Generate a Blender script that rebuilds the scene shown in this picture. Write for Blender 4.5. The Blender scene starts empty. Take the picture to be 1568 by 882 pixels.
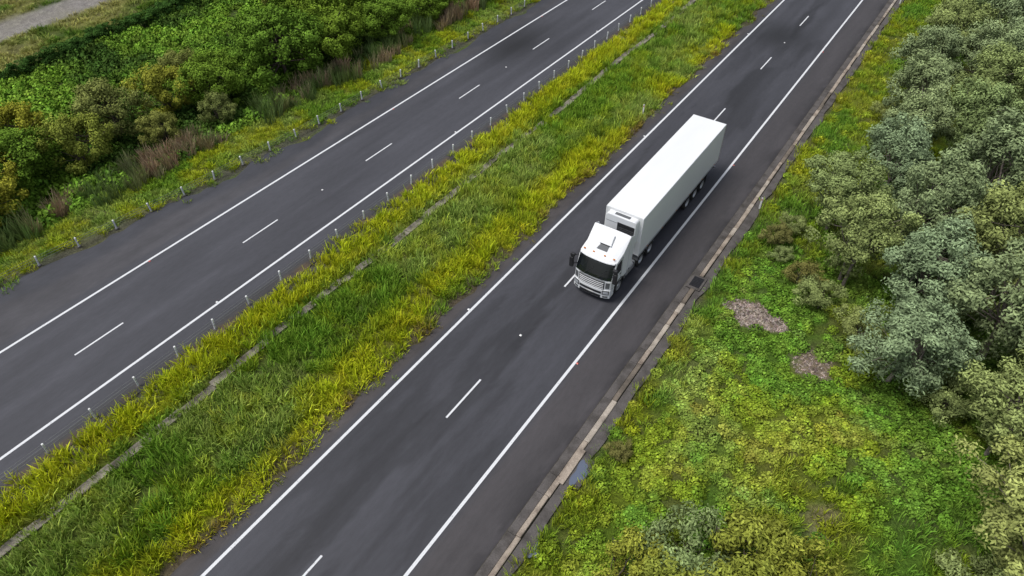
import bpy, math, random
import numpy as np
from mathutils import Vector
random.seed(7)
RNG=np.random.default_rng(11)
scene=bpy.context.scene
scene.view_settings.view_transform='Standard'
scene.view_settings.look='None'
scene.view_settings.exposure=0
C=scene.collection

# ------------------------------------------------------------ helpers
_tab=np.random.default_rng(5).random((256,256))
def vn(X,Y,s,o=0.0):
    X=np.asarray(X,float)/s+37.3+o*13.7; Y=np.asarray(Y,float)/s+91.1+o*7.9
    xi=np.floor(X).astype(int); yi=np.floor(Y).astype(int)
    fx=X-xi; fy=Y-yi; fx=fx*fx*(3-2*fx); fy=fy*fy*(3-2*fy)
    a=_tab[xi%256,yi%256]; b=_tab[(xi+1)%256,yi%256]; c=_tab[xi%256,(yi+1)%256]; d=_tab[(xi+1)%256,(yi+1)%256]
    return (a*(1-fx)+b*fx)*(1-fy)+(c*(1-fx)+d*fx)*fy
def fbm(X,Y,s,o=0.0):
    return .5*vn(X,Y,s,o)+.3*vn(X,Y,s*.47,o+1)+.2*vn(X,Y,s*.21,o+2)
def ss(a,b,x):
    t=np.clip((np.asarray(x,float)-a)/(b-a),0,1); return t*t*(3-2*t)
def band(x,a,b,f=.5):
    return ss(a-f,a+f,x)*(1-ss(b-f,b+f,x))

class M:
    def __init__(s,name,rough=.8,spec=.5):
        s.m=bpy.data.materials.new(name); s.m.use_nodes=True
        s.t=s.m.node_tree; s.b=s.t.nodes['Principled BSDF']; s.out=s.t.nodes['Material Output']
        s.b.inputs['Roughness'].default_value=rough
        s.b.inputs['Specular IOR Level'].default_value=spec
    def n(s,ty,**k):
        q=s.t.nodes.new(ty)
        for a,v in k.items(): setattr(q,a,v)
        return q
    def l(s,a,b): s.t.links.new(a,b)
    def noise(s,scale,detail=4,stretch=None,rough=.55):
        g=s.n('ShaderNodeNewGeometry'); nz=s.n('ShaderNodeTexNoise')
        nz.inputs['Scale'].default_value=scale; nz.inputs['Detail'].default_value=detail; nz.inputs['Roughness'].default_value=rough
        if stretch:
            mp=s.n('ShaderNodeMapping'); mp.inputs['Scale'].default_value=stretch
            s.l(g.outputs['Position'],mp.inputs['Vector']); s.l(mp.outputs[0],nz.inputs['Vector'])
        else: s.l(g.outputs['Position'],nz.inputs['Vector'])
        return nz.outputs['Fac']
    def rng(s,x,a,b,c,d):
        q=s.n('ShaderNodeMapRange'); q.inputs[1].default_value=a;q.inputs[2].default_value=b;q.inputs[3].default_value=c;q.inputs[4].default_value=d
        s.l(x,q.inputs[0]); return q.outputs[0]
    def mul(s,col,fac):
        q=s.n('ShaderNodeVectorMath',operation='SCALE')
        s.l(col,q.inputs[0]); s.l(fac,q.inputs['Scale']); return q.outputs[0]
    def math(s,op,a,b):
        q=s.n('ShaderNodeMath',operation=op)
        for i,v in enumerate((a,b)):
            if isinstance(v,(int,float)): q.inputs[i].default_value=v
            else: s.l(v,q.inputs[i])
        return q.outputs[0]
    def mix(s,f,a,b):
        q=s.n('ShaderNodeMix',data_type='RGBA')
        if isinstance(f,(int,float)): q.inputs[0].default_value=f
        else: s.l(f,q.inputs[0])
        for i,v in ((6,a),(7,b)):
            if isinstance(v,tuple): q.inputs[i].default_value=(*v,1)
            else: s.l(v,q.inputs[i])
        return q.outputs[2]
    def attr(s,name,ty='GEOMETRY'):
        q=s.n('ShaderNodeAttribute'); q.attribute_name=name; q.attribute_type=ty; return q
    def bump(s,h,st,d=.02):
        q=s.n('ShaderNodeBump'); q.inputs['Strength'].default_value=st; q.inputs['Distance'].default_value=d
        s.l(h,q.inputs['Height']); s.l(q.outputs[0],s.b.inputs['Normal'])
    def base(s,c):
        if isinstance(c,tuple): s.b.inputs['Base Color'].default_value=(*c,1)
        else: s.l(c,s.b.inputs['Base Color'])

def simple(name,col,rough=.5,metal=0,var=.12,scale=2.,spec=.5):
    m=M(name,rough,spec); m.b.inputs['Metallic'].default_value=metal
    f=m.rng(m.noise(scale,5),.3,.7,1-var,1+var*.5)
    rgb=m.n('ShaderNodeRGB'); rgb.outputs[0].default_value=(*col,1)
    m.base(m.mul(rgb.outputs[0],f)); return m.m

def mk(name,verts,faces,mats,parent=None,smooth=False,bevel=0,fm=None,link=True):
    me=bpy.data.meshes.new(name)
    me.from_pydata([tuple(map(float,v)) for v in verts],[],faces)
    if not isinstance(mats,(list,tuple)): mats=[mats]
    for m in mats: me.materials.append(m)
    if fm is not None:
        for p,i in zip(me.polygons,fm): p.material_index=i
    if smooth:
        for p in me.polygons: p.use_smooth=True
    me.update()
    o=bpy.data.objects.new(name,me)
    if link: C.objects.link(o)
    if parent: o.parent=parent
    if bevel:
        b=o.modifiers.new('bevel','BEVEL'); b.width=bevel; b.segments=3; b.limit_method='ANGLE'; b.angle_limit=math.radians(35)
    return o
def quads_mesh(name,V,F,mats,attrs=None,fm=None):
    me=bpy.data.meshes.new(name)
    me.vertices.add(len(V)); me.vertices.foreach_set('co',V.astype(np.float32).ravel())
    k=F.shape[1]
    me.loops.add(len(F)*k); me.loops.foreach_set('vertex_index',F.astype(np.int32).ravel())
    me.polygons.add(len(F)); me.polygons.foreach_set('loop_start',(np.arange(len(F))*k).astype(np.int32))
    try: me.polygons.foreach_set('loop_total',np.full(len(F),k,np.int32))
    except Exception: pass
    if not isinstance(mats,(list,tuple)): mats=[mats]
    for m in mats: me.materials.append(m)
    if fm is not None: me.polygons.foreach_set('material_index',fm.astype(np.int32))
    me.update(calc_edges=True)
    for nme,(ty,a) in (attrs or {}).items():
        at=me.attributes.new(nme,ty,'POINT')
        if ty=='FLOAT_COLOR': at.data.foreach_set('color',a.astype(np.float32).ravel())
        elif ty=='FLOAT': at.data.foreach_set('value',a.astype(np.float32).ravel())
    me.validate()
    return me
def empty(name,loc):
    e=bpy.data.objects.new(name,None); e.location=loc; e.empty_display_size=.5; C.objects.link(e); return e
def box(name,x0,x1,y0,y1,z0,z1,mat,parent=None,bevel=0.0):
    v=[(x0,y0,z0),(x1,y0,z0),(x1,y1,z0),(x0,y1,z0),(x0,y0,z1),(x1,y0,z1),(x1,y1,z1),(x0,y1,z1)]
    f=[(0,3,2,1),(4,5,6,7),(0,1,5,4),(1,2,6,5),(2,3,7,6),(3,0,4,7)]
    return mk(name,v,f,mat,parent,bevel=bevel)
def rgba(c): return np.concatenate([c,np.ones((len(c),1))],1)

# ------------------------------------------------------------ layout (metres; roads run along +Y)
def bar_x(Y): return np.interp(Y,[-60,10,15,20,25,30,60,260],[-49,-43.2,-42.5,-41.95,-41.6,-41.2,-40.7,-40.3])
def asphL(Y): return bar_x(Y)+.35+.9*(vn(Y,Y*0,2.2)-.35)+.4*(vn(Y,Y*0,.7,3)-.5)
def med_l(Y): return -28.9-.25*(vn(Y,Y*0,1.5,3)-.5)
def med_r(Y): return -19.1+.8*(vn(Y,Y*0,3.0,5)-.5)+.5*(vn(Y,Y*0,.8,6)-.5)
def gz(X,Y):
    X=np.asarray(X,float);Y=np.asarray(Y,float)
    off=band(X,-28.7,-20,.6)+ss(-7.3,-6,X)+(1-ss(-44.5,-42.5,X))
    z=-.07+off*(.05+.22*(fbm(X,Y,4,2)-.45))
    z=z-.28*np.clip(1-np.abs(X+26.2)/3.5,0,1)
    z=z-.7*(1-ss(-51,-44,X))+.5*(fbm(X,Y,12,4)-.5)*(1-ss(-56,-47,X))*2
    z=z+.5*ss(-6,4,X)*(fbm(X,Y,9,8)-.4)
    return z
PATCH=[(-3.9,31.2,1.75,1.15,1),(.1,29.4,1.3,.95,.9),(3.2,20.3,.8,1.3,.45)]
def patch_mask(X,Y):
    m=np.zeros_like(X)
    w=1.0*(fbm(X,Y,.9,9)-.5)
    for (a,b,ra,rb,k) in PATCH:
        d=np.sqrt(((X-a)/ra)**2+((Y-b)/rb)**2)
        m=np.maximum(m,k*(1-ss(.6,1.25,d+w)))
    return m
def mixc(a,b,t): return a*(1-t[:,None])+b*t[:,None]
yel=np.array([.43,.465,.02]);grn=np.array([.165,.285,.03]);pale=np.array([.30,.38,.085]);red=np.array([.25,.15,.05]);dk=np.array([.07,.12,.025])
lush=np.array([.145,.28,.035]);brown=np.array([.22,.18,.09])
def zone_col(X,Y):
    n1=fbm(X,Y,5,1); n2=fbm(X,Y,1.6,7); n3=fbm(X,Y*.5,2.2,12)
    c=np.tile(grn,(len(X),1))
    c=mixc(c,pale,ss(.42,.66,n1)*.75)
    c=mixc(c,yel,ss(.54,.72,n2)*.4)
    med=band(X,-30,-18,.3)
    wy=band(X,-29.9,-26.9,.4)*med
    c=mixc(c,yel*1.05,wy*(.78+.22*n2))
    wy2=band(X,-21.8,-18.4,.9)*med
    c=mixc(c,yel,wy2*ss(.30,.58,n3)*.92)
    wr=band(X,-19.6,-18,.3)*med
    c=mixc(c,red,wr*ss(.48,.66,n2)*.7)
    lv=band(X,-47,-40,.5)
    c=mixc(c,yel*.85,lv*ss(.40,.64,n2)*.65)
    lf=1-ss(-56,-49,X)
    c=mixc(c,lush*.7,lf*.8)
    ff=1-ss(-75,-73,X)
    c=mixc(c,np.array([.40,.39,.12]),ff*ss(.3,.55,n1)*.9)
    r=ss(-9,-7,X)
    c=mixc(c,lush,r*ss(.3,.55,1-n1)*.9)
    c=mixc(c,yel*.75,r*band(X,-9,-5.8,.8)*ss(.42,.64,n2)*.65)
    c=mixc(c,yel*.75,r*ss(40,50,Y)*ss(.4,.6,n1)*.55)
    c=mixc(c,yel*.7,r*ss(.5,.68,fbm(X,Y,3,81))*.45)
    c=mixc(c,yel*.75,r*band(X,0,5,1.5)*band(Y,15,23,2)*ss(.35,.6,n2)*.6)
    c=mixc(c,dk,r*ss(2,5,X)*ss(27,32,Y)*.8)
    c=mixc(c,brown,r*ss(.62,.74,n2)*.25)
    return c
# ------------------------------------------------------------ materials
def mat_ground():
    m=M('ground_soil_grass',.95,.1)
    a=m.attr('col'); n=m.noise(9,6); n2=m.noise(1.4,5)
    f=m.math('MULTIPLY',m.rng(n,.3,.7,.55,1.35),m.rng(n2,.3,.7,.75,1.2))
    m.base(m.mul(a.outputs['Color'],f)); m.bump(n,.9,.12); return m.m
def mat_asphalt():
    m=M('asphalt',.72,.45)
    a=m.attr('col'); n=m.noise(38,4,rough=.8); n2=m.noise(1.0,6,(1,.10,1)); n3=m.noise(6,5,(1,.3,1))
    f=m.math('MULTIPLY',m.rng(n,.3,.7,.66,1.34),m.math('MULTIPLY',m.rng(n2,.3,.7,.82,1.14),m.rng(n3,.3,.7,.91,1.09)))
    m.base(m.mul(a.outputs['Color'],f)); m.bump(n,.35,.01)
    return m.m
def mat_paint():
    m=M('road_paint',.7,.3)
    n=m.noise(14,6,rough=.7); n2=m.noise(1.2,4)
    t=m.rng(m.math('ADD',n,m.math('MULTIPLY',n2,.35)),.76,.90,0,1)
    m.base(m.mix(t,(.66,.67,.68),(.16,.16,.17))); return m.m
def mat_concrete(name,c,dark=(.07,.06,.05)):
    m=M(name,.9,.2)
    n=m.noise(1.3,6); n2=m.noise(18,5)
    col=m.mix(m.rng(n,.44,.68,0,.85),c,dark)
    m.base(m.mul(col,m.rng(n2,.3,.7,.72,1.18))); m.bump(n2,.4,.01); return m.m
def mat_leaf(name,inst,col=(.1,.15,.06),rough=.6,col2=None):
    m=M(name,rough,.2)
    if inst: base=m.attr('col','INSTANCER').outputs['Color']
    else:
        oi=m.n('ShaderNodeObjectInfo')
        base=m.mix(oi.outputs['Random'],col,col2 or tuple(c*k for c,k in zip(col,(1.3,1.1,.75))))
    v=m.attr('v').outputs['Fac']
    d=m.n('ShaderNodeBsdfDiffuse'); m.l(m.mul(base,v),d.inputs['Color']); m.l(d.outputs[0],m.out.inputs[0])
    m.t.nodes.remove(m.b)
    return m.m
m_ground=mat_ground(); m_asph=mat_asphalt(); m_paint=mat_paint()
m_kerb=mat_concrete('kerb_concrete',(.37,.31,.25),(.13,.10,.08)); m_gut=mat_concrete('gutter_concrete',(.11,.10,.095),(.05,.045,.04)); m_drain=mat_concrete('drain_concrete',(.27,.245,.20))
m_grass=mat_leaf('grass_blades',True,rough=.7)
m_bark=simple('bark',(.11,.085,.065),.95,var=.4,scale=6)
m_barkg=simple('pale_bark',(.24,.20,.17),.95,var=.4,scale=6)

# ------------------------------------------------------------ ground sheet
xs=np.concatenate([[-3000,-1500,-700,-350,-200,-150,-125],np.arange(-105,-50,.9),np.arange(-50,14,.4),np.arange(14,45,.9),[50,60,80,120,200,350,700,1500,3000]])
ys=np.concatenate([[-3000,-1500,-700,-300,-150,-80,-40,-20],np.arange(-12,60,.4),np.arange(60,130,.9),[135,145,160,200,300,500,900,1800,3500]])
GX,GY=np.meshgrid(xs,ys,indexing='ij'); x=GX.ravel();y=GY.ravel()
z=gz(x,y)
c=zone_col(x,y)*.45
soil=np.array([.075,.065,.04])
c=mixc(c,soil,ss(.45,.65,fbm(x,y,2.0,15))*.4)
pm=patch_mask(x,y); c=mixc(c,np.array([.22,.165,.125]),pm*.95)
e=band(x,-30.1,-28,.25); c=mixc(c,np.array([.075,.07,.065]),e*.9)
e=band(x,-19.9,-18.6,.25); c=mixc(c,np.array([.085,.065,.05]),e*.8)
e=band(x,-8.6,-7.1,.25); c=mixc(c,np.array([.085,.072,.062]),e*.9)
e=1-ss(.3,1.1,np.abs(x-bar_x(y)-.1)); c=mixc(c,np.array([.075,.07,.06]),e*.85)
e=band(x,-86,-81,.5)*(.6+.4*fbm(x,y,2,3)); c=mixc(c,np.array([.26,.24,.23]),e)
nx,ny=len(xs),len(ys)
ii,jj=np.meshgrid(np.arange(nx-1),np.arange(ny-1),indexing='ij'); q=(ii*ny+jj).ravel()
F=np.stack([q,q+ny,q+ny+1,q+1],1)
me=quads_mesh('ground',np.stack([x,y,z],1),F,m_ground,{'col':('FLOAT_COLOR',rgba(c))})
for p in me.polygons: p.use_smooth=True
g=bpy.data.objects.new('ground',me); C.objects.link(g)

# ------------------------------------------------------------ carriageways
def road(name,lf,rf,cf,w):
    us=np.linspace(0,1,int(w/.2)); ys=np.concatenate([np.arange(-60,-10,2.),np.arange(-10,100,.3),np.arange(100,262,2.)])
    U,Y=np.meshgrid(us,ys,indexing='ij'); U=U.ravel();Y=Y.ravel()
    X=lf(Y)+(rf(Y)-lf(Y))*U
    Z=0*X
    edge=(U==0)|(U==1); Z[edge]=-.07
    c=cf(X,Y); nx,ny=len(us),len(ys)
    ii,jj=np.meshgrid(np.arange(nx-1),np.arange(ny-1),indexing='ij'); q=(ii*ny+jj).ravel()
    F=np.stack([q,q+ny,q+ny+1,q+1],1)
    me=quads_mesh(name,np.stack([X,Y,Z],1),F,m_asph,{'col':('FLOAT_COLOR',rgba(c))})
    o=bpy.data.objects.new(name,me); C.objects.link(o)
A0=np.array([.0495,.0500,.0590])
def tracks(X,cs,w=.28): 
    s=0*X
    for a in cs: s=s+np.exp(-((X-a)/w)**2)
    return s
def colR(X,Y):
    c=np.tile(A0,(len(X),1))
    f=1-.08*tracks(X,[-12.7,-16.3],.9)+.10*tracks(X,[-11.8,-13.6,-15.3,-17.2],.25)
    wob=.5*(vn(Y,Y*0,9,3)-.5)
    f=f*(1-.36*ss(.47,.58,fbm(X,Y*.13,1.1,21))*band(X+wob,-15.9,-13.4,.5))
    f=f*(1-.24*ss(.52,.61,fbm(X,Y*.16,1.3,27))*band(X,-18,-11,.5))
    f=f*(1-.10*ss(.4,.6,fbm(X,Y*.3,4,22)))
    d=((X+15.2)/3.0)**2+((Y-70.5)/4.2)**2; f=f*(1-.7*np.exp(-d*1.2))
    sh=ss(-10.9,-10.4,X); c=mixc(c,np.array([.056,.051,.054]),sh)
    st=ss(.45,.62,fbm(X,Y*.4,1.0,25))*ss(-9.6,-8.3,X); f=f*(1-.38*st)
    sl=1-ss(-18.5,-18.2,X); c=mixc(c,np.array([.056,.049,.049]),sl)
    f=f*(1+.4*sl*(fbm(X,Y,.9,4)-.5)*2)
    return c*f[:,None]
def colL(X,Y):
    c=np.tile(A0*1.08,(len(X),1))
    f=1-.08*tracks(X,[-32.5,-36.1],.8)+.10*tracks(X,[-31.6,-33.4,-35.2,-37.0],.25)
    f=f*(1-.14*ss(.45,.62,fbm(X,Y*.2,2,31)))
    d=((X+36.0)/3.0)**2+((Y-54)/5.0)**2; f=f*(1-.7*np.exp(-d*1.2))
    so=1-ss(-38.6,-38.3,X)
    c=mixc(c,np.array([.058,.056,.062]),so*.9)
    f=f*(1+.45*so*(fbm(X,Y,1.1,33)-.5))
    o2=1-ss(-.2,.8,X-bar_x(Y)-.8-1.4*vn(Y,Y*0,4,9)); c=mixc(c,np.array([.042,.043,.052]),o2)
    m2=ss(-29.9,-29.6,X); c=mixc(c,np.array([.045,.043,.044]),m2)
    m3=ss(-29.5,-29.2,X)*ss(.5,.65,fbm(X,Y,1.2,41)); c=mixc(c,np.array([.13,.085,.04]),m3*.7)
    return c*f[:,None]
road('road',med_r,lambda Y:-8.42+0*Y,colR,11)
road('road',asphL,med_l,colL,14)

# painted markings
V=[];Fm=[]
def strip(x0,x1,y0,y1,z=.006,step=6):
    n=max(1,int((y1-y0)/step)); 
    for i in range(n):
        a=y0+(y1-y0)*i/n; b=y0+(y1-y0)*(i+1)/n; k=len(V)
        V.extend([(x0,a,z),(x1,a,z),(x1,b,z),(x0,b,z)]); Fm.append((k,k+1,k+2,k+3))
for xc in (-10.83,-18.0,-30.93,-37.84): strip(xc-.08,xc+.08,-60,260)
for k in range(-5,20):
    yc=16.8+11.78*k; strip(-14.43-.055,-14.43+.055,yc-1.5,yc+1.5,step=4)
    yc=8.5+11.78*k; strip(-34.2-.055,-34.2+.055,yc-1.5,yc+1.5,step=4)
mk('road_markings',V,Fm,m_paint)
m_rw=simple('marker_white',(.8,.8,.78),.3); m_rr=simple('marker_red',(.5,.06,.04),.3)
V=[];Fm=[];fi=[]
def stud(x,y,m):
    k=len(V); a=.065;b=.045
    V.extend([(x-a,y-a,.004),(x+a,y-a,.004),(x+a,y+a,.004),(x-a,y+a,.004),(x-b,y-b*.5,.03),(x+b,y-b*.5,.03),(x+b,y+b*.5,.03),(x-b,y+b*.5,.03)])
    for f in [(4,5,6,7),(0,1,5,4),(1,2,6,5),(2,3,7,6),(3,0,4,7)]: Fm.append(tuple(i+k for i in f)); fi.append(m)
for k in range(-2,9):
    y=22.2+23.56*k
    stud(-14.43,y,0); stud(-10.68,y,1); stud(-18.15,y,0); stud(-34.2,y+3.8,0); stud(-31.08,y-8,0); stud(-37.7,y-8,1)
mk('road_studs',V,Fm,[m_rw,m_rr],fm=fi)

# ------------------------------------------------------------ kerb and gutter
V=[];Fm=[];fi=[]
def prism(prof,y0,y1,mi):
    k=len(V);n=len(prof)
    for yy in (y0,y1):
        for (a,b) in prof: V.append((a,yy,b))
    for i in range(n):
        j=(i+1)%n; Fm.append((k+i,k+j,k+n+j,k+n+i)); fi.append(mi)
    Fm.append(tuple(k+i for i in range(n))[::-1]); fi.append(mi); Fm.append(tuple(k+n+i for i in range(n))); fi.append(mi)
y=-30.0
while y<180:
    L=random.choice([1.2,2.4,2.4,3.0,.9]); 
    dx=random.uniform(-.02,.02); dz=random.uniform(-.012,.012); w=random.uniform(-.03,.04)
    mi=random.choice([0,0,0,1,2])
    prism([(-7.94+dx,-.08),(-7.65+dx+w,-.08),(-7.65+dx+w,.10+dz),(-7.69+dx+w,.12+dz),(-7.87+dx,.12+dz),(-7.92+dx,.05)],y+.012,y+L-.012,mi)
    prism([(-8.38,-.08),(-7.95+dx,-.08),(-7.95+dx,.012),(-8.38,.005)],y+.008,y+L-.008,3)
    y+=L
m_k2=mat_concrete('kerb_concrete_dark',(.18,.15,.12)); m_k3=mat_concrete('kerb_concrete_light',(.44,.385,.32),(.2,.17,.14))
mk('kerb',V,Fm,[m_kerb,m_k2,m_k3,m_gut],fm=fi)
Ys_=np.arange(-30,180,.5); V=[];Fm=[]
for i,yy in enumerate(Ys_):
    V+= [(-7.60,yy,.05),(-7.60+.25+.45*float(vn(yy,0,1.7,14)),yy,.045)]
    if i: Fm.append((2*i-2,2*i-1,2*i+1,2*i))
mk('kerb_backing_strip',V,Fm,m_gut)
m_grate=simple('cast_iron',(.028,.028,.032),.6,.6)
dp=empty('drain_pit',(-7.80,31.9,0))
box('surround',-.45,.45,-.66,.66,-.1,.130,m_gut,dp,.02)
box('frame',-.32,.32,-.48,.48,.1,.145,m_grate,dp,.01)
for i in range(7): box('grate_bar_%d'%i,-.28,.28,-.42+i*.13,-.38+i*.13,.145,.158,m_grate,dp)
dp2=empty('drain_pit',(-7.75,16.4,0))
box('apron',-.1,1.0,-.9,.9,-.1,.06,m_gut,dp2,.02); box('lintel',-.05,.28,-1.1,1.1,.06,.15,m_kerb,dp2,.02)
# median concrete drain
V=[];Fm=[];fi=[]; y=-30.
while y<180:
    L=2.0; dx=.12*math.sin(y*.31)+.05*math.sin(y*1.7); dz=float(gz(-26.2,y))+.10
    prism([(-26.52+dx,dz-.2),(-26.02+dx,dz-.2),(-26.02+dx,dz+.03),(-26.08+dx,dz+.03),(-26.2+dx,dz-.03),(-26.34+dx,dz-.03),(-26.46+dx,dz+.03),(-26.52+dx,dz+.03)],y+.01,y+L-.01,0); y+=L
mk('drainage_channel',V,Fm,[m_drain],fm=fi)
# puddles
mw=M('standing_water',.04,1.0); mw.base((.10,.12,.17)); m_water=mw.m
for (px,py,rx,ry,z,s) in [(-7.15,16.3,.28,.75,.068,1),(-6.85,11.9,.22,.4,.04,2)]:
    pts_=[]
    for i in range(28):
        a=i/28*6.283; k=1+.22*math.sin(a*3+s)+.12*math.sin(a*5+2*s); pts_.append((px+rx*k*math.cos(a),py+ry*k*math.sin(a),z))
    mk('puddle',pts_,[tuple(range(28))],m_water)

# ------------------------------------------------------------ wire rope barriers
m_galv=simple('galvanised_steel',(.66,.68,.71),.5,.1); m_cable=simple('steel_cable',(.16,.165,.17),.5,.3)
def tube(pts,r,n=6,close=True):
    V=[];F=[]
    pts=[Vector(p) for p in pts]
    if not isinstance(r,(list,tuple)): r=[r]*len(pts)
    for i,p in enumerate(pts):
        d=(pts[min(i+1,len(pts)-1)]-pts[max(i-1,0)]).normalized()
        a=d.cross(Vector((0.31,.2,.93))); 
        if a.length<.1: a=d.cross(Vector((1,0,0)))
        a.normalize(); b=d.cross(a)
        for k in range(n):
            t=6.28318*k/n; V.append(tuple(p+(a*math.cos(t)+b*math.sin(t))*r[i]))
    for i in range(len(pts)-1):
        for k in range(n):
            k2=(k+1)%n; F.append((i*n+k,i*n+k2,(i+1)*n+k2,(i+1)*n+k))
    if close: F.append(tuple(range(n))[::-1]); F.append(tuple(range((len(pts)-1)*n,len(pts)*n)))
    return V,F
def barrier(name,xf,y0,y1):
    V=[];F=[];fi=[]
    def add(v,f,m):
        k=len(V);V.extend(v);F.extend([tuple(i+k for i in q) for q in f]);fi.extend([m]*len(f))
    y=y0;P=[]
    while y<y1:
        x=float(xf(y)); z=-.05
        lx=random.uniform(-.07,.07);ly=random.uniform(-.07,.07)
        a=.045;b=.04
        v=[];
        for (zz,ox,oy) in ((z,0,0),(z+.72,lx,ly)):
            v+= [(x-a+ox,y-b+oy,zz),(x+a+ox,y-b+oy,zz),(x+a+ox,y+b+oy,zz),(x-a+ox,y+b+oy,zz)]
        add(v,[(0,1,5,4),(1,2,6,5),(2,3,7,6),(3,0,4,7),(4,5,6,7)],0)
        r=.15; v=[(x+r*math.cos(t*.785),y+r*math.sin(t*.785),z+.06) for t in range(8)]+[(x+r*math.cos(t*.785),y+r*math.sin(t*.785),z-.05) for t in range(8)]
        add(v,[tuple(range(8))]+[(i,i+8,(i+1)%8+8,(i+1)%8) for i in range(8)],2)
        X_,Y_=x+lx,y+ly
        add([(X_-.06,Y_-.05,z+.725),(X_+.06,Y_-.05,z+.725),(X_+.06,Y_+.05,z+.725),(X_-.06,Y_+.05,z+.725),(X_-.045,Y_-.04,z+.78),(X_+.045,Y_-.04,z+.78),(X_+.045,Y_+.04,z+.78),(X_-.045,Y_+.04,z+.78)],[(0,3,2,1),(4,5,6,7),(0,1,5,4),(1,2,6,5),(2,3,7,6),(3,0,4,7)],3)
        P.append((x,y,z)); y+=2.5
    for k,h in enumerate((.40,.49,.58,.67)):
        s=.065*(-1)**k
        v,f=tube([(p[0]+s,p[1],p[2]+h) for p in P],.011,5); add(v,f,1)
    mk(name,V,F,[m_galv,m_cable,m_gut,m_rw],fm=fi)
barrier('wire_rope_barrier',lambda y:-29.35,-27.3,150)
barrier('wire_rope_barrier',bar_x,-27.5,150)
for (x,y) in [(-19.75,48.7),(-7.2,86),(-19.75,98),(-7.2,41.5)]:
    e=empty('guide_post',(x,y,float(gz(x,y))))
    box('blade',-.06,.06,-.015,.015,0,1.05,m_rw,e,.004); box('reflector',-.035,.035,-.021,-.0155,.82,.94,m_rr,e)

# ------------------------------------------------------------ instancing helper
def scatter(name,P,scl,idx,col,coll,tilt=.15):
    n=len(P); me=bpy.data.meshes.new(name); me.vertices.add(n); me.vertices.foreach_set('co',P.astype(np.float32).ravel())
    rot=np.stack([RNG.uniform(-tilt,tilt,n),RNG.uniform(-tilt,tilt,n),RNG.uniform(0,6.283,n)],1)
    a=me.attributes.new('rot','FLOAT_VECTOR','POINT'); a.data.foreach_set('vector',rot.astype(np.float32).ravel())
    a=me.attributes.new('scl','FLOAT_VECTOR','POINT'); a.data.foreach_set('vector',scl.astype(np.float32).ravel())
    a=me.attributes.new('idx','INT','POINT'); a.data.foreach_set('value',idx.astype(np.int32))
    a=me.attributes.new('col','FLOAT_COLOR','POINT'); a.data.foreach_set('color',rgba(col).astype(np.float32).ravel())
    o=bpy.data.objects.new(name,me); C.objects.link(o)
    ng=bpy.data.node_groups.new(name+'_gn','GeometryNodeTree')
    ng.interface.new_socket('Geometry',in_out='INPUT',socket_type='NodeSocketGeometry'); ng.interface.new_socket('Geometry',in_out='OUTPUT',socket_type='NodeSocketGeometry')
    N=ng.nodes; gi=N.new('NodeGroupInput'); go=N.new('NodeGroupOutput'); ip=N.new('GeometryNodeInstanceOnPoints'); ci=N.new('GeometryNodeCollectionInfo')
    ci.inputs['Collection'].default_value=coll; ci.inputs['Separate Children'].default_value=True; ci.inputs['Reset Children'].default_value=True
    def na(nm,ty):
        q=N.new('GeometryNodeInputNamedAttribute'); q.data_type=ty; q.inputs['Name'].default_value=nm
        return [s for s in q.outputs if s.enabled and s.name=='Attribute'][0]
    L=ng.links
    L.new(gi.outputs[0],ip.inputs['Points']); L.new(ci.outputs[0],ip.inputs['Instance']); ip.inputs['Pick Instance'].default_value=True
    L.new(na('idx','INT'),ip.inputs['Instance Index']); L.new(na('rot','FLOAT_VECTOR'),ip.inputs['Rotation']); L.new(na('scl','FLOAT_VECTOR'),ip.inputs['Scale'])
    L.new(ip.outputs[0],go.inputs[0])
    md=o.modifiers.new('instances','NODES'); md.node_group=ng
    return o
def proto_coll(name,meshes):
    c=bpy.data.collections.new(name)
    for i,m in enumerate(meshes):
        o=bpy.data.objects.new('%s_%02d'%(name,i),m); c.objects.link(o)
    return c
def tuft(name,n,r,h,w,lean,seed):
    g=np.random.default_rng(seed); V=[];F=[];v=[]
    for i in range(n):
        a=g.uniform(0,6.283); rr=r*math.sqrt(g.random()); bx,by=rr*math.cos(a),rr*math.sin(a)
        az=a+g.normal(0,.9); le=lean*g.uniform(.2,1.3); hh=h*g.uniform(.5,1.15); ww=w*g.uniform(.6,1.3)
        t=g.uniform(0,6.283); tx,ty=math.cos(t)*ww/2,math.sin(t)*ww/2
        dx,dy=math.cos(az),math.sin(az)
        k=len(V)
        for (f,zf,wf) in ((0,0,1),(.35,.6,1),(1,.85+.15*(1-le),.2)):
            px,py=bx+dx*le*hh*f,by+dy*le*hh*f
            V+= [(px-tx*wf,py-ty*wf,zf*hh-.03),(px+tx*wf,py+ty*wf,zf*hh-.03)]
        F+=[(k,k+1,k+3,k+2),(k+2,k+3,k+5,k+4)]
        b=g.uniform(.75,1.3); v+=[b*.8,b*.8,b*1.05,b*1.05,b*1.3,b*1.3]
    return quads_mesh(name,np.array(V),np.array(F),m_grass,{'v':('FLOAT',np.array(v))})
def leaves(P,Nn,L,W,g):
    n=len(P); r=g.normal(size=(n,3)); t=np.cross(Nn,r); t/=np.linalg.norm(t,axis=1)[:,None]+1e-9; b=np.cross(Nn,t)
    Ls=(L*g.uniform(.6,1.3,n))[:,None]; Ws=(W*g.uniform(.7,1.3,n))[:,None]
    V=np.stack([P-t*Ls/2,P+b*Ws/2,P+t*Ls/2,P-b*Ws/2],1).reshape(-1,3)
    return V,np.arange(4*n).reshape(-1,4)
def unit(a): return a/(np.linalg.norm(a,axis=-1,keepdims=True)+1e-9)
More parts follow.
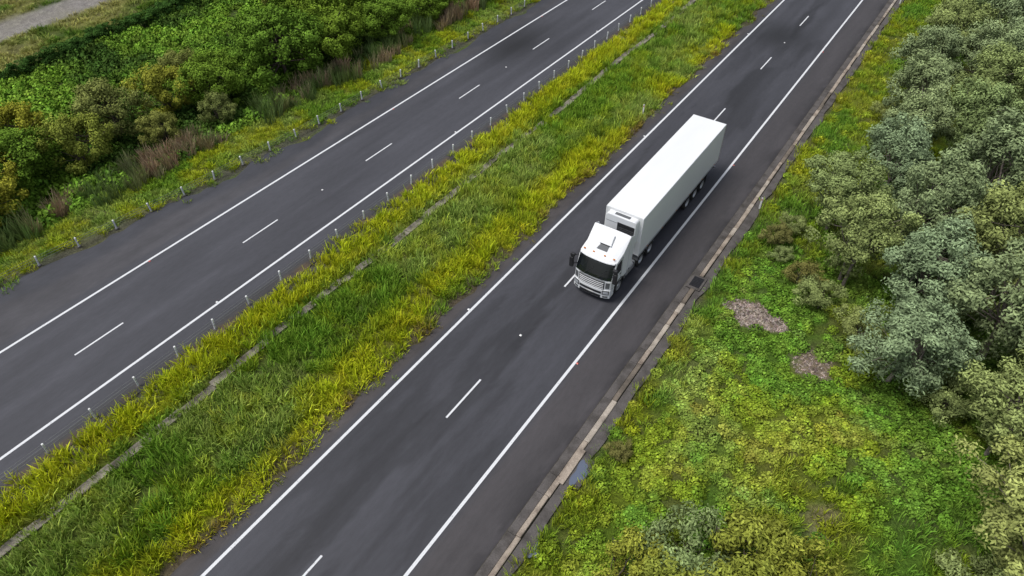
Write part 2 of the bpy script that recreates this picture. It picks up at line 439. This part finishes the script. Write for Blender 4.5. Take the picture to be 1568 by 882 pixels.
def leafclump(name,n,r,h,L,W,seed):
    g=np.random.default_rng(seed); d=unit(g.normal(size=(n,3))); d[:,2]=abs(d[:,2])
    P=d*np.array([r,r,h])*(g.uniform(.35,1.05,n)**.6)[:,None]
    Nn=unit(d*.5+g.normal(size=(n,3))*.4+np.array([0,0,.7]))
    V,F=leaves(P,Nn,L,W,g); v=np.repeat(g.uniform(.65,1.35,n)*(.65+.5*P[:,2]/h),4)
    return quads_mesh(name,V,F,m_grass,{'v':('FLOAT',v)})
c_long=proto_coll('proto_long_grass',[tuft('tuft_l%d'%i,36,.31,.46,.036,.6,i) for i in range(5)])
c_short=proto_coll('proto_short_grass',[tuft('tuft_s%d'%i,32,.30,.26,.032,.9,20+i) for i in range(4)])
c_vine=proto_coll('proto_ground_vine',[leafclump('vine%d'%i,120,.42,.26,.14,.10,40+i) for i in range(4)])
c_reed=proto_coll('proto_reeds',[tuft('reed%d'%i,44,.38,1.5,.045,.28,60+i) for i in range(4)])

def pts(x0,x1,y0,y1,dens):
    n=int((x1-x0)*(y1-y0)*dens); return RNG.uniform(x0,x1,n),RNG.uniform(y0,y1,n)
def emit(name,X,Y,s,coll,nproto,cmul=1.,zs=None,col=None,dz=0,jit=.25,tilt=.15):
    n=len(X); P=np.stack([X,Y,gz(X,Y)+dz],1)
    s=s*RNG.uniform(.7,1.3,n); zs=np.ones(n) if zs is None else zs
    S=np.stack([s,s,s*zs*RNG.uniform(.8,1.25,n)],1)
    c=zone_col(X,Y) if col is None else col
    c=c*cmul*RNG.uniform(1-jit,1+jit,(n,1))*RNG.uniform(.93,1.07,(n,3))
    c=np.clip(c,0,.6)
    scatter(name,P,S,RNG.integers(0,nproto,n),c,coll,tilt)
# median long grass
X,Y=pts(-29.4,-18.9,-6,60,8.5); X2,Y2=pts(-29.4,-18.9,60,125,4.8); X=np.r_[X,X2];Y=np.r_[Y,Y2]
edge=med_r(Y)+.15*(RNG.random(len(X))-.5)
cover=vn(X*0,Y,2.3,2)+.35*vn(X*0,Y,.8,12)
k=(X<edge)&(np.abs(X+26.25-.12*np.sin(Y*.31))>np.where(cover>.82,.1,.36))
k&=~((X<-28.85+.3*(vn(Y,Y*0,1.3,77)-.5))&(RNG.random(len(X))<.88))
k&=~((X>-19.7)&(RNG.random(len(X))<.3))
X=X[k];Y=Y[k]
zs=.75+.8*fbm(X,Y,2.5,17)-.35*ss(-20.5,-19,X)-.25*(1-ss(-28.9,-28.3,X))
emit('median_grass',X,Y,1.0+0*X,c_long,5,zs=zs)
X,Y=pts(-19.5,-18.3,-10,120,2.5); k=fbm(X,Y,1.6,5)>.60; X=X[k];Y=Y[k]
emit('verge_weeds',X,Y,.5+0*X,c_short,4,cmul=.85,dz=.05)
# left verge
X,Y=pts(-47.5,-39.5,-12,115,8); b=bar_x(Y); k=(X<b-.25)|((X<b+.2)&(RNG.random(len(X))<.3))|((X<b+1.0)&(fbm(X,Y,1.5,61)>.66)); X=X[k];Y=Y[k]
emit('verge_grass',X,Y,.95+0*X,c_short,4,zs=1.1+0*X,cmul=1.1,dz=.03)
# reeds
X,Y=pts(-49,-43.5,-5,70,3.0); b=bar_x(Y)-3.3-1.2*(vn(Y,Y*0,5,3)-.5); k=(X<b)&(X>b-3.4)&(fbm(X,Y,4,44)>.42); X=X[k];Y=Y[k]
t=np.maximum(ss(.48,.62,fbm(X,Y,3,46)),.9*np.exp(-((Y-23)/3.5)**2)); col=mixc(np.tile([.14,.20,.06],(len(X),1)),np.array([.36,.26,.165]),t)
emit('reeds',X,Y,.85+0*X,c_reed,4,col=col)
# vines & undergrowth, left far side
X,Y=pts(-72,-46,-5,95,2.8); k=X<bar_x(Y)-4.2; X=X[k];Y=Y[k]
col=mixc(np.tile([.06,.115,.022],(len(X),1)),np.array([.17,.30,.035]),ss(.38,.66,fbm(X,Y,5,48)))
emit('undergrowth',X,Y,1.6+0*X,c_vine,4,col=col,zs=1.0+1.2*fbm(X,Y,6,50))
X,Y=pts(-110,-73.5,0,95,1.8); k=(X>-81)|(X<-86); X=X[k];Y=Y[k]
emit('field_grass',X,Y,1.5+0*X,c_short,4,cmul=.95)
# right bank: creeping vine + grass
X,Y=pts(-7.5,13,-6,56,6.5); X2,Y2=pts(-7.4,1,56,115,4.6); X=np.r_[X,X2];Y=np.r_[Y,Y2]
k=(X>-7.05+1.1*(fbm(Y,Y*0,2.5,8)-.45))&(RNG.random(len(X))>patch_mask(X,Y)*1.1); X=X[k];Y=Y[k]
sel=(fbm(X,Y,6,51)>.40)&(Y<38)&(X>-6.0+1.5*vn(Y,Y*0,3,4))&~((Y<23)&(X>.5)&(fbm(X,Y,2,70)>.45))|(RNG.random(len(X))<.12)
emit('ground_vine',X[sel],Y[sel],.85+0*X[sel],c_vine,4,cmul=1.03,zs=.5+1.6*fbm(X[sel],Y[sel],2,3))
Xs,Ys=X[~sel],Y[~sel]
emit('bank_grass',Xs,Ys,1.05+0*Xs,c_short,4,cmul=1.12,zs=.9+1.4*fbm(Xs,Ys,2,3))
# mulch chips
X,Y=pts(-6,2,27.5,33.5,130); k=patch_mask(X,Y)*np.where(X<-1.5,1,.35)>RNG.random(len(X)); X=X[k];Y=Y[k]
chip=leafclump('chip',7,.10,.03,.12,.045,99); c_chip=proto_coll('proto_chip',[chip])
emit('mulch',X,Y,1.0+0*X,c_chip,1,col=np.tile([.35,.29,.25],(len(X),1)),jit=.6)

# ------------------------------------------------------------ trees
def tree_mesh(name,seed,H,R,cb,ncl,nleaf,L,W,ml,mb,cr=(.15,.27),trunk_r=.13,multi=1):
    g=np.random.default_rng(seed); rd=random.Random(seed)
    cz=(H+cb)/2; az=(H-cb)/2
    d=unit(g.normal(size=(ncl,3))); flip=g.random(ncl)<.4; d[:,2]=np.where((d[:,2]<-.2)&flip,-d[:,2],d[:,2]); rad=g.uniform(.25,1,ncl)**.45
    lump=1+.26*np.sin(d[:,0]*3+seed)+.20*np.sin(d[:,1]*4+seed*2)+.14*np.sin(d[:,2]*5+seed)
    cc=np.stack([d[:,0]*R*.86*rad*lump,d[:,1]*R*.86*rad*lump,cz+d[:,2]*az*.86*rad],1)
    rc=R*g.uniform(cr[0],cr[1],ncl)
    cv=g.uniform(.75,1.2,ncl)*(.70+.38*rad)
    idx=np.repeat(np.arange(ncl),nleaf); n=len(idx)
    dd=unit(g.normal(size=(n,3))); rr=g.uniform(.15,1.0,n)**.45
    P=cc[idx]+dd*np.array([1,1,.9])*(rc[idx]*rr)[:,None]
    P+=.16*g.normal(size=(n,3))*rc[idx][:,None]
    P[:,2]=np.maximum(P[:,2],.05)
    out=unit(P-np.array([0,0,cz*.8]))
    Nn=unit(dd*.8+out*.35+g.normal(size=(n,3))*.42+np.array([0,0,.2]))
    V,F=leaves(P,Nn,L,W,g)
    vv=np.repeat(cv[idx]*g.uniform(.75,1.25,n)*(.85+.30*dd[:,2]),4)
    nf=len(F); k=len(V); bv=[];bf=[]
    for m in range(multi):
        bx=0 if multi==1 else rd.uniform(-.5,.5); by=0 if multi==1 else rd.uniform(-.5,.5)
        lean=(rd.uniform(-.5,.5),rd.uniform(-.5,.5))
        tp=[(bx,by,-.3),(bx+lean[0]*.2,by+lean[1]*.2,cz*.35),(bx+lean[0]*.7,by+lean[1]*.7,cz*.75),(bx+lean[0],by+lean[1],cz+az*.4)]
        v,f=tube(tp,[trunk_r,trunk_r*.8,trunk_r*.55,trunk_r*.25],7,False)
        bf+= [[i+len(bv) for i in q] for q in f]; bv+=v
        for j in range(m,ncl,2*multi):
            s=rd.uniform(.35,.9); a=Vector(tp[1]).lerp(Vector(tp[2]),s) if rd.random()<.6 else Vector(tp[2]).lerp(Vector(tp[3]),s)
            e=Vector(cc[j]); 
            mid=a.lerp(e,.5)+Vector((rd.uniform(-.15,.15),rd.uniform(-.15,.15),-.1))
            v,f=tube([a,mid,e],[trunk_r*.33,trunk_r*.22,trunk_r*.08],4,False)
            bf+= [[i+len(bv) for i in q] for q in f]; bv+=v
    bv=np.array(bv);bf=np.array(bf)+k
    V=np.concatenate([V,bv]);F=np.concatenate([F,bf]); att=np.concatenate([vv,np.ones(len(bv))])
    fm=np.concatenate([np.zeros(nf),np.ones(len(bf))])
    return quads_mesh(name,V,F,[ml,mb],{'v':('FLOAT',att)},fm)
ml_grey=mat_leaf('casuarina_foliage',False,(.225,.305,.165),col2=(.285,.345,.145))
ml_grey2=mat_leaf('wattle_foliage',False,(.205,.28,.11),col2=(.30,.335,.10))
ml_green=mat_leaf('broadleaf_foliage',False,(.115,.215,.028),col2=(.175,.265,.03))
ml_olive=mat_leaf('olive_foliage',False,(.18,.215,.065))
ml_yg=mat_leaf('bush_foliage',False,(.25,.29,.05))
ml_brn=mat_leaf('scrub_foliage',False,(.16,.175,.07))
T_grey=[tree_mesh('casuarina_%d'%i,100+i,7.6,2.9,1.1-.1*i,98,170,.21,.085,ml_grey if i%3 else ml_grey2,m_barkg,multi=1+(i%2),cr=(.12,.22)) for i in range(5)]
T_green=[tree_mesh('broadleaf_%d'%i,200+i,7.5,4.0,.2,135,150,.24,.14,ml_green,m_bark,trunk_r=.2,cr=(.11,.21)) for i in range(3)]
T_mid=[tree_mesh('midtree_%d'%i,300+i,5.5,3.0,.3,80,160,.19,.10,[ml_yg,ml_olive][i%2],m_bark,multi=2,cr=(.12,.22)) for i in range(2)]
T_shrub=[tree_mesh('shrub_%d'%i,400+i,2.4,1.7,.05,44,160,.15,.06,[ml_yg,ml_grey2,ml_brn][i],m_bark,trunk_r=.05,multi=3) for i in range(3)]
def plant(name,me,x,y,s,sz=1.,rot=None):
    o=bpy.data.objects.new(name,me); C.objects.link(o)
    o.location=(x,y,float(gz(x,y))); r=random.uniform(0,6.28) if rot is None else rot
    o.rotation_euler=(random.uniform(-.05,.05),random.uniform(-.05,.05),r); o.scale=(s*random.uniform(.93,1.07),s*random.uniform(.93,1.07),s*sz)
R=[(-2.6,41.6,.85,.98),(-.2,37.0,.9,1.0),(2.4,41.2,1.05,1.05),(3.7,30.2,1.0,.8),(3.6,35.8,1.0,.95),(7.5,34.3,1.1,1),(4.8,47,1.1,1.05),(-.6,46.4,.95,.98),(8.7,28.0,.98,.85),(10.2,22.6,1.05,.8),(0,51.3,.95,1),
   (7.4,40.5,1.1,1),(3.4,53,1.05,1),(7.2,54,1.1,1),(-1.0,57,.95,1),(3.4,59,1.05,1),(7.8,60.5,1.1,1),(-1.4,63,.95,1),(2.4,65.5,1,1),(-1.0,70,1,1),(3.6,72,1.1,1),(7.8,67.5,1.1,1),(-.9,77,1,1),(4.0,79.5,1.1,1),(0,84.5,1,1),(5,87.5,1.1,1),(0,92,1.05,1),(5,96.5,1.1,1),(0,100.5,1.1,1),
   (11.8,31.5,1.1,1),(11.8,38.5,1.1,1),(11.4,47,1.1,1),(12,56,1.1,1),(13,24.5,1.0,1),(12.2,16.5,1.0,.8),(1.0,108,1.2,1)]
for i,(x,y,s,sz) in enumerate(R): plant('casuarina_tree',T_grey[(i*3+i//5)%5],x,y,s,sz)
for (x,y,s,k) in [(-3.0,13.0,1.15,0),(-1.2,14.6,1.3,1),(.8,15.6,1.5,0),(3.2,15.6,1.4,0),(-.6,12.6,1.4,0),(1.9,13.4,1.6,0),(4.6,14.2,1.3,1),(-5.0,38.3,.7,2),(-4.5,40.2,.6,1),(-4.2,36.9,.45,1),(-1.2,34.0,.8,1),(1.6,32.6,.8,1),(5,33,1,1),(-2.4,35.4,.7,2),(6.4,30.0,.9,1),(9.4,20.0,1.1,1),(-1.5,44,.9,1),(-1.8,53.0,.8,1),(-2.6,59,.8,1),(2,44.5,1.1,1),(-6.0,18.2,.4,2),(-1.8,66.5,.9,1),(-2.4,73.5,.9,1),(6,43.5,1.3,1),(5.6,38,1.2,1),(5.2,56,1.3,1),(9,49,1.4,1),(9.5,57,1.4,1)]:
    plant('shrub',T_shrub[k],x,y,s)
for (x,y,s,sz,k) in [(-49.2,36.5,1.0,1.0,0),(-51,30.5,.8,.9,1),(-48.2,41.8,.85,.95,2),(-47.8,48,.8,.85,1),(-47,54,.75,.8,0),(-52,44,1,1.,1),(-53,52,1,1,2),(-47,61,.8,.85,2),(-51,60,1,1,0),(-46.6,68,.85,.85,1),(-46.6,75,.9,.9,0),(-46.5,83,.9,.9,2),(-56,60,1.1,1,2),(-57,46,.9,.9,0),(-52,70,1.1,1,1),(-52,80,1.1,1,0),(-54,38,.8,.8,1),
      (-52.5,14.0,.85,.8,1),(-53,6,.9,.85,0)]:
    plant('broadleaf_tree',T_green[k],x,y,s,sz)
for (x,y,s,k) in [(-51.3,18.5,.95,0),(-54.0,22.5,.95,1),(-53.5,27.5,.9,0),(-50,24.0,.55,1),(-56,16,1.0,0),(-50.0,11.0,1.0,0),(-51,1,1.2,0),(-57,31,.7,1),(-50,-5,1.2,1),(-48.4,28.5,.55,1),(-63,48,.9,1),(-60,54,1.,0)]:
    plant('small_tree',T_mid[k],x,y,s)
# clipped hedge row
X=RNG.uniform(-72.6,-71.4,2400);Y=RNG.uniform(-10,110,2400)
P=np.stack([X,Y,gz(X,Y)+RNG.uniform(0,1.35,2400)],1)
scatter('hedge',P,np.ones((2400,3))*RNG.uniform(.8,1.2,(2400,1)),RNG.integers(0,4,2400),np.array([.055,.12,.025])*RNG.uniform(.7,1.3,(2400,1)),c_vine,.5)

# ------------------------------------------------------------ truck
m_white=simple('white_paint',(.78,.79,.80),.28,0,.04,1.5); m_trl=M('trailer_skin',.38,.4)
nn=m_trl.noise(.8,5,(1,.25,.4)); m_trl.base(m_trl.mix(m_trl.rng(nn,.4,.75,0,.4),(.79,.80,.80),(.68,.69,.68))); m_trl=m_trl.m
m_alu=simple('aluminium',(.55,.56,.58),.35,.8); m_blk=simple('black_plastic',(.02,.02,.022),.5,0,.2); m_glass=simple('tinted_glass',(.010,.013,.015),.05,0,.1,spec=.5)
m_tyre=simple('tyre_rubber',(.022,.021,.02),.85,0,.25,8); m_ch=simple('chassis_paint',(.035,.035,.038),.6,0,.3); m_lamp=simple('lamp_lens',(.6,.62,.65),.12,.3); m_red=simple('red_lens',(.4,.02,.015),.25); m_or=simple('amber_lens',(.6,.2,.02),.25)
m_grey=simple('grey_plastic',(.12,.125,.13),.5)
T=empty('semi_trailer_truck',(-12.72,27.1,0))
HW=1.22
PR=[(.12,.93),(.04,1.0),(.05,1.62),(.10,1.78),(.50,2.70),(.60,2.86),(.95,3.0),(1.5,3.12),(2.0,3.52),(2.32,3.76),(2.42,3.70),(2.36,3.0),(2.3,.93)]
FW=[1,1,1,1,.9,.75,.4,.15,0,0,0,0,0]; RW=[0,0,0,0,.2,.6,1,1,.7,.3,.3,0,0]
US=[-1,-.97,-.88,-.65,-.33,0,.33,.65,.88,.97,1]
def fr(u,y,z,fw,rw): return (u*HW,y+.24*fw*abs(u)**3.2,z-.14*rw*abs(u)**5)
V=[];F=[]
n=len(PR)
for u in US:
    for (p,a,b) in zip(PR,FW,RW): V.append(fr(u,p[0],p[1],a,b))
for i in range(len(US)-1):
    for j in range(n):
        j2=(j+1)%n; F.append((i*n+j,(i+1)*n+j,(i+1)*n+j2,i*n+j2))
F.append(tuple(range(n))); F.append(tuple(range((len(US)-1)*n,len(US)*n))[::-1])
cab=mk('cab_shell',V,F,m_white,T,smooth=False,bevel=.045)
fz=[p[1] for p in PR[:7]]; fy=[p[0] for p in PR[:7]]
def front_panel(name,z0,z1,u0,u1,off,th,mat,ycoord=None,nu=10,nz=4,bev=0,trap=0):
    V=[];F=[]
    for s in (0,1):
        for i in range(nu+1):
            for j in range(nz+1):
                z=z0+(z1-z0)*j/nz; t=(j/nz); u=(u0+(u1-u0)*i/nu); 
                mid=(u0+u1)/2; u=mid+(u-mid)*(1-trap*t)
                y=np.interp(z,fz,fy) if ycoord is None else ycoord
                fw=1 if z<1.8 else 1-.1*(z-1.8)/.9
                p=fr(u,float(y),z,fw,0); V.append((p[0],p[1]-off+(th if s else 0),p[2]))
    m=(nu+1)*(nz+1)
    for i in range(nu):
        for j in range(nz):
            a=i*(nz+1)+j; F.append((a,a+nz+1,a+nz+2,a+1)); F.append((m+a,m+a+1,m+a+nz+2,m+a+nz+1))
    for i in range(nu):
        a=i*(nz+1); F.append((a,m+a,m+a+nz+1,a+nz+1)); b=a+nz; F.append((b,b+nz+1,m+b+nz+1,m+b))
    for j in range(nz):
        F.append((j,j+1,m+j+1,m+j)); b=nu*(nz+1)+j; F.append((b,m+b,m+b+1,b+1))
    return mk(name,V,F,mat,T,bevel=bev)
front_panel('windscreen',1.70,2.72,-.97,.97,.018,.03,m_glass,nz=6,trap=.03)
front_panel('visor',2.72,2.79,-.93,.93,.10,.2,m_white,bev=.01)
front_panel('grille',1.02,1.60,-.70,.70,.012,.03,m_blk)
for i in range(4): front_panel('grille_slat_%d'%i,1.07+i*.135,1.11+i*.135,-.66,.66,.04,.04,m_white,bev=.008)
front_panel('badge_bar',1.62,1.67,-.70,.70,.035,.05,m_alu)
front_panel('bumper',.34,.99,-1.0,1.0,.04,.5,m_white,ycoord=.04,bev=.03)
front_panel('bumper_intake',.38,.57,-.58,.58,.055,.04,m_blk,ycoord=.04)
front_panel('bumper_slot',.68,.84,-.60,.60,.055,.04,m_blk,ycoord=.04)
front_panel('number_plate',.585,.67,-.18,.18,.066,.02,m_rw,ycoord=.04)
for s in (-1,1):
    a,b=sorted((s*.64,s*.96)); front_panel('headlamp_surround_%s'%('l' if s<0 else 'r'),.64,.96,a,b,.052,.05,m_blk,ycoord=.04,nu=5)
    a,b=sorted((s*.68,s*.93)); front_panel('headlamp_%s'%('l' if s<0 else 'r'),.70,.90,a,b,.060,.05,m_lamp,ycoord=.04,nu=5)
    a,b=sorted((s*.68,s*.92)); front_panel('fog_lamp_%s'%('l' if s<0 else 'r'),.42,.54,a,b,.056,.05,m_grey,ycoord=.04,nu=5)
    a,b=sorted((s*.76,s*.94)); front_panel('corner_vent_%s'%('l' if s<0 else 'r'),1.12,1.56,a,b,.012,.03,m_grey,nu=5)
for s in (-.45,.25):
    v,f=tube([(s*HW,.02,1.78),(s*HW+.5,.26,2.28)],.012,5); mk('wiper',v,f,m_blk,T)
v=[(-.34,1.05,3.045),(.34,1.05,3.045),(.27,1.50,3.15),(-.27,1.50,3.15),(-.34,1.05,2.95),(.34,1.05,2.95),(.27,1.50,3.0),(-.27,1.50,3.0)]
mk('roof_hatch',v,[(0,1,2,3),(0,4,5,1),(1,5,6,2),(2,6,7,3),(3,7,4,0)],m_grey,T)
v=[(-.40,1.50,3.12),(.40,1.50,3.12),(.36,2.0,3.64),(-.36,2.0,3.64),(-.40,1.42,3.22),(.40,1.42,3.22),(.34,1.85,3.64),(-.34,1.85,3.64)]
mk('deflector_scoop',v,[(4,5,6,7),(0,1,5,4),(1,2,6,5),(3,0,4,7),(2,3,7,6)],m_white,T,bevel=.02)
box('scoop_mouth',-.30,.30,1.435,1.46,3.14,3.21,m_blk,T)
for u in (-.8,-.3,.3,.8): box('roof_lamp',u*HW-.06,u*HW+.06,.74,.82,2.93,2.985,m_or,T,.01)
def side_poly(name,pts2,x,th,mat,bev=0):
    s=1 if x>0 else -1
    V=[(x,a,b) for a,b in pts2]+[(x-s*th,a,b) for a,b in pts2]; n=len(pts2)
    F=[tuple(range(n)),tuple(range(2*n-1,n-1,-1))]+[(i,(i+1)%n,(i+1)%n+n,i+n) for i in range(n)]
    return mk(name,V,F,mat,T,bevel=bev)
for s in (-1,1):
    t='l' if s<0 else 'r'
    side_poly('side_window_'+t,[(.50,1.78),(1.42,1.78),(1.42,2.64),(.80,2.64)],s*(HW+.008),.02,m_glass)
    side_poly('rear_quarter_'+t,[(1.75,2.1),(2.1,2.1),(2.1,2.55),(1.75,2.55)],s*(HW+.006),.02,m_white)
    for (a,b,c2,d) in [(.42,.45,1.0,1.75),(1.50,1.53,1.0,2.75),(.45,1.5,.985,1.0),(.5,1.5,2.72,2.74)]:
        box('door_seam',*(sorted((s*(HW-.01),s*(HW+.004)))),a,b,c2,d,m_blk,T)
    box('door_handle_'+t,*(sorted((s*(HW),s*(HW+.03)))),1.28,1.45,1.55,1.60,m_blk,T,.005)
    x0,x1=sorted((s*1.32,s*1.57)); box('mirror_'+t,x0,x1,.06,.27,1.76,2.50,m_blk,T,.04)
    x0,x1=sorted((s*1.27,s*1.53)); box('mirror_wide_'+t,x0,x1,.08,.27,2.54,2.78,m_blk,T,.03)
    for z in (1.95,2.6):
        v,f=tube([(s*1.15,.45,z),(s*1.40,.2,z)],.03,5); mk('mirror_arm',v,f,m_blk,T)
    x0,x1=sorted((s*.85,s*1.2)); box('step_'+t,x0,x1,.30,.82,.36,.93,m_white,T,.03)
    x0,x1=sorted((s*.9,s*1.21)); box('step_tread_'+t,x0,x1,.42,.78,.55,.62,m_blk,T); 
    x0,x1=sorted((s*.85,s*1.2)); box('skirt_'+t,x0,x1,2.02,2.3,.5,.95,m_grey,T,.02)
    V=[];F=[]
    for i in range(13):
        a=math.pi*i/12
        for (r,x) in ((.58,.85),(.66,.85),(.66,1.235),(.58,1.235)): V.append((s*x,1.42+r*math.cos(a),.5+r*math.sin(a)))
    for i in range(12):
        for j in range(4): F.append((i*4+j,i*4+(j+1)%4,(i+1)*4+(j+1)%4,(i+1)*4+j))
    mk('wheel_arch_'+t,V,F,m_blk,T)
    side_poly('side_extender_'+t,[(2.38,1.05),(2.85,1.15),(2.95,2.6),(2.85,3.45),(2.42,3.66)],s*1.21,.03,m_white,.008)
    x0,x1=sorted((s*.62,s*1.2)); box('fuel_tank_'+t,x0,x1,2.42,3.65,.42,1.0,m_alu,T,.14)
    for y in (2.7,3.35): box('tank_strap',x0-.006,x1+.006,y,y+.05,.414,1.006,m_blk,T,.14)
    for yc in (4.4,5.7):
        V=[];F=[]
        for i in range(9):
            a=math.radians(25+130*i/8)
            for (r,x) in ((.57,.66),(.60,.66),(.60,1.22),(.57,1.22)): V.append((s*x,yc+r*math.cos(a),.5+r*math.sin(a)))
        for i in range(8):
            for j in range(4): F.append((i*4+j,i*4+(j+1)%4,(i+1)*4+(j+1)%4,(i+1)*4+j))
        F.append((0,1,2,3));F.append((32,33,34,35))
        mk('mudguard',V,F,m_grey,T)
    x0,x1=sorted((s*.34,s*.46)); box('chassis_rail_'+t,x0,x1,.6,6.6,.72,.98,m_ch,T)
    x0,x1=sorted((s*.45,s*.57)); box('trailer_rail_'+t,x0,x1,4.2,16.5,1.0,1.085,m_ch,T)
    x0,x1=sorted((s*.75,s*.9)); box('landing_leg_'+t,x0,x1,7.2,7.36,.25,1.12,m_ch,T); box('landing_foot_'+t,x0-.05,x1+.05,7.15,7.41,.2,.26,m_ch,T)
for (x,m) in ((-.25,m_red),(-.05,m_blk),(.15,m_or)):
    v,f=tube([(x,2.36,1.6),(x,2.7,1.25),(x+.05,3.2,1.3),(x,3.74,1.75)],.02,6); mk('air_line',v,f,m,T,smooth=True)
box('catwalk',-.6,.6,2.45,3.7,.985,1.02,m_alu,T); box('fifth_wheel',-.45,.45,4.4,5.5,.985,1.07,m_ch,T,.02)
box('engine_block',-.5,.5,.4,2.2,.45,.9,m_ch,T,.05)
def lathe(name,c,prof,mi,mats,seg=28):
    V=[];F=[];fi=[]; n=len(prof)
    for i in range(seg):
        a=6.28318*i/seg
        for (r,x) in prof: V.append((c[0]+x,c[1]+r*math.cos(a),c[2]+r*math.sin(a)))
    for i in range(seg):
        i2=(i+1)%seg
        for j in range(n-1): F.append((i*n+j,i*n+j+1,i2*n+j+1,i2*n+j)); fi.append(mi[j])
    return mk(name,V,F,mats,T,smooth=False,fm=fi)
def wheel(x,y,s,w,steer=False):
    r=.5
    rim=[(.0,-.02),(.09,-.02),(.10,-.10),(.22,-.13),(.27,-.03),(.29,-.02)] if not steer else [(.0,.02),(.12,.02),(.13,-.03),(.22,-.05),(.27,-.03),(.29,-.02)]
    prof=rim+[(.31,0),(.45,0),(.485,-.02),(r,-.05),(r,-w+.05),(.485,-w+.02),(.45,-w),(.30,-w),(0,-w)]
    prof=[(a,s*b) for a,b in prof]
    mi=[1]*6+[0]*9
    lathe('wheel',(s*x,y,r),prof,mi,[m_tyre,m_alu])
for s in (-1,1):
    wheel(1.2,1.42,s,.32,True)
    for y in (4.4,5.7): wheel(1.22,y,s,.58)
    for y in (11.6,12.9,14.2): wheel(1.24,y,s,.38)
for y in (1.42,4.4,5.7,11.6,12.9,14.2):
    v,f=tube([(-1.0,y,.5),(1.0,y,.5)],.09,8); mk('axle',v,f,m_ch,T)
box('trailer_box',-1.25,1.25,3.78,16.9,1.18,4.10,m_trl,T,.035)
for s in (-1,1):
    x0,x1=sorted((s*1.2,s*1.262)); box('bottom_rail',x0,x1,3.80,16.88,1.10,1.27,m_alu,T,.008)
    x0,x1=sorted((s*1.21,s*1.256)); box('top_rail',x0,x1,3.82,16.86,3.98,4.05,m_white,T,.008)
    box('rear_post',*(sorted((s*1.19,s*1.258))),16.80,16.93,1.2,4.08,m_alu,T,.01)
    box('front_post',*(sorted((s*1.16,s*1.256))),3.765,3.86,1.2,4.05,m_white,T,.01)
    for y in np.arange(5,16.5,2.2): box('side_marker',*(sorted((s*1.26,s*1.275))),y,y+.1,1.17,1.21,m_or,T)
    box('trailer_mudguard',*(sorted((s*.84,s*1.25))),11.0,14.85,1.04,1.08,m_blk,T,.01)
    box('mud_flap',*(sorted((s*.84,s*1.24))),14.88,14.9,.3,1.06,m_blk,T)
    box('tail_lamp',*(sorted((s*.8,s*1.2))),16.86,16.95,.95,1.1,m_red,T,.01)
    box('rear_door_bar',*(sorted((s*.35,s*.39))),16.9,16.94,1.3,4.0,m_alu,T)
box('rear_bumper',-1.2,1.2,16.6,16.72,.55,.70,m_alu,T,.01); box('rear_sill',-1.19,1.19,16.5,16.9,.98,1.085,m_ch,T)
box('pallet_box',-1.15,1.15,8.3,9.9,.55,1.085,m_ch,T,.02); box('suspension',-.44,.44,11.0,14.9,.6,1.0,m_ch,T)
box('underfloor',-1.18,1.18,3.85,16.8,1.09,1.175,m_ch,T)
def arch(name,x0,x1,y0,y1,z0,z1,mat,ri=.16):
    pts=[(x0,z0),(x1,z0),(x1,z1-ri)]+[(x1-ri+ri*math.cos(a),z1-ri+ri*math.sin(a)) for a in np.linspace(.2,1.57,6)]+[(x0+ri-ri*math.sin(a),z1-ri+ri*math.cos(a)) for a in np.linspace(.0,1.4,6)]+[(x0,z1-ri)]
    n=len(pts); V=[]
    for yy in (y0,y1):
        for a,b in pts: V.append((a,yy,b))
    F=[tuple(range(n))[::-1],tuple(range(n,2*n))]+[(i,(i+1)%n,(i+1)%n+n,i+n) for i in range(n)]
    return mk(name,V,F,mat,T,bevel=.04)
arch('fridge_unit',-1.0,1.0,3.30,3.77,2.30,3.96,m_white)
box('fridge_grille',-.20,.94,3.285,3.31,2.42,3.56,m_blk,T,.01)
for i in range(7): box('fridge_louvre',-.16,.90,3.272,3.285,2.50+i*.12,2.52+i*.12,m_grey,T)
box('fridge_panel_line',-.98,-.22,3.29,3.305,3.46,3.48,m_grey,T); box('fridge_vent',-.9,-.35,3.287,3.305,2.5,2.9,m_grey,T)
box('fridge_fan',-.5,.5,3.42,3.66,3.955,3.975,m_grey,T,.008)

# ------------------------------------------------------------ light
sd=Vector((-.35,-.30,1.0)).normalized()
w=bpy.data.worlds.new('World'); scene.world=w; w.use_nodes=True
nt=w.node_tree; bg=nt.nodes['Background']; sk=nt.nodes.new('ShaderNodeTexSky'); sk.sky_type='NISHITA'; sk.sun_disc=False
sk.sun_elevation=math.asin(sd.z); sk.sun_rotation=math.atan2(sd.x,sd.y); sk.dust_density=3; sk.air_density=1
hs=nt.nodes.new('ShaderNodeHueSaturation'); hs.inputs['Saturation'].default_value=.5
nt.links.new(sk.outputs[0],hs.inputs['Color']); nt.links.new(hs.outputs[0],bg.inputs['Color']); bg.inputs['Strength'].default_value=.15
sl=bpy.data.lights.new('sun','SUN'); sl.energy=2.0; sl.angle=math.radians(25); sl.color=(1,.98,.94)
so=bpy.data.objects.new('sun',sl); C.objects.link(so); so.rotation_euler=sd.to_track_quat('Z','Y').to_euler()

# ------------------------------------------------------------ camera (drone at 29 m)
cd=bpy.data.cameras.new('camera'); cam=bpy.data.objects.new('camera',cd); C.objects.link(cam)
cd.lens=24; cd.sensor_width=36; cd.clip_end=6000
cam.location=(0,0,29); cam.rotation_euler=(math.radians(90-43.65),0,math.radians(34.1))
scene.camera=cam
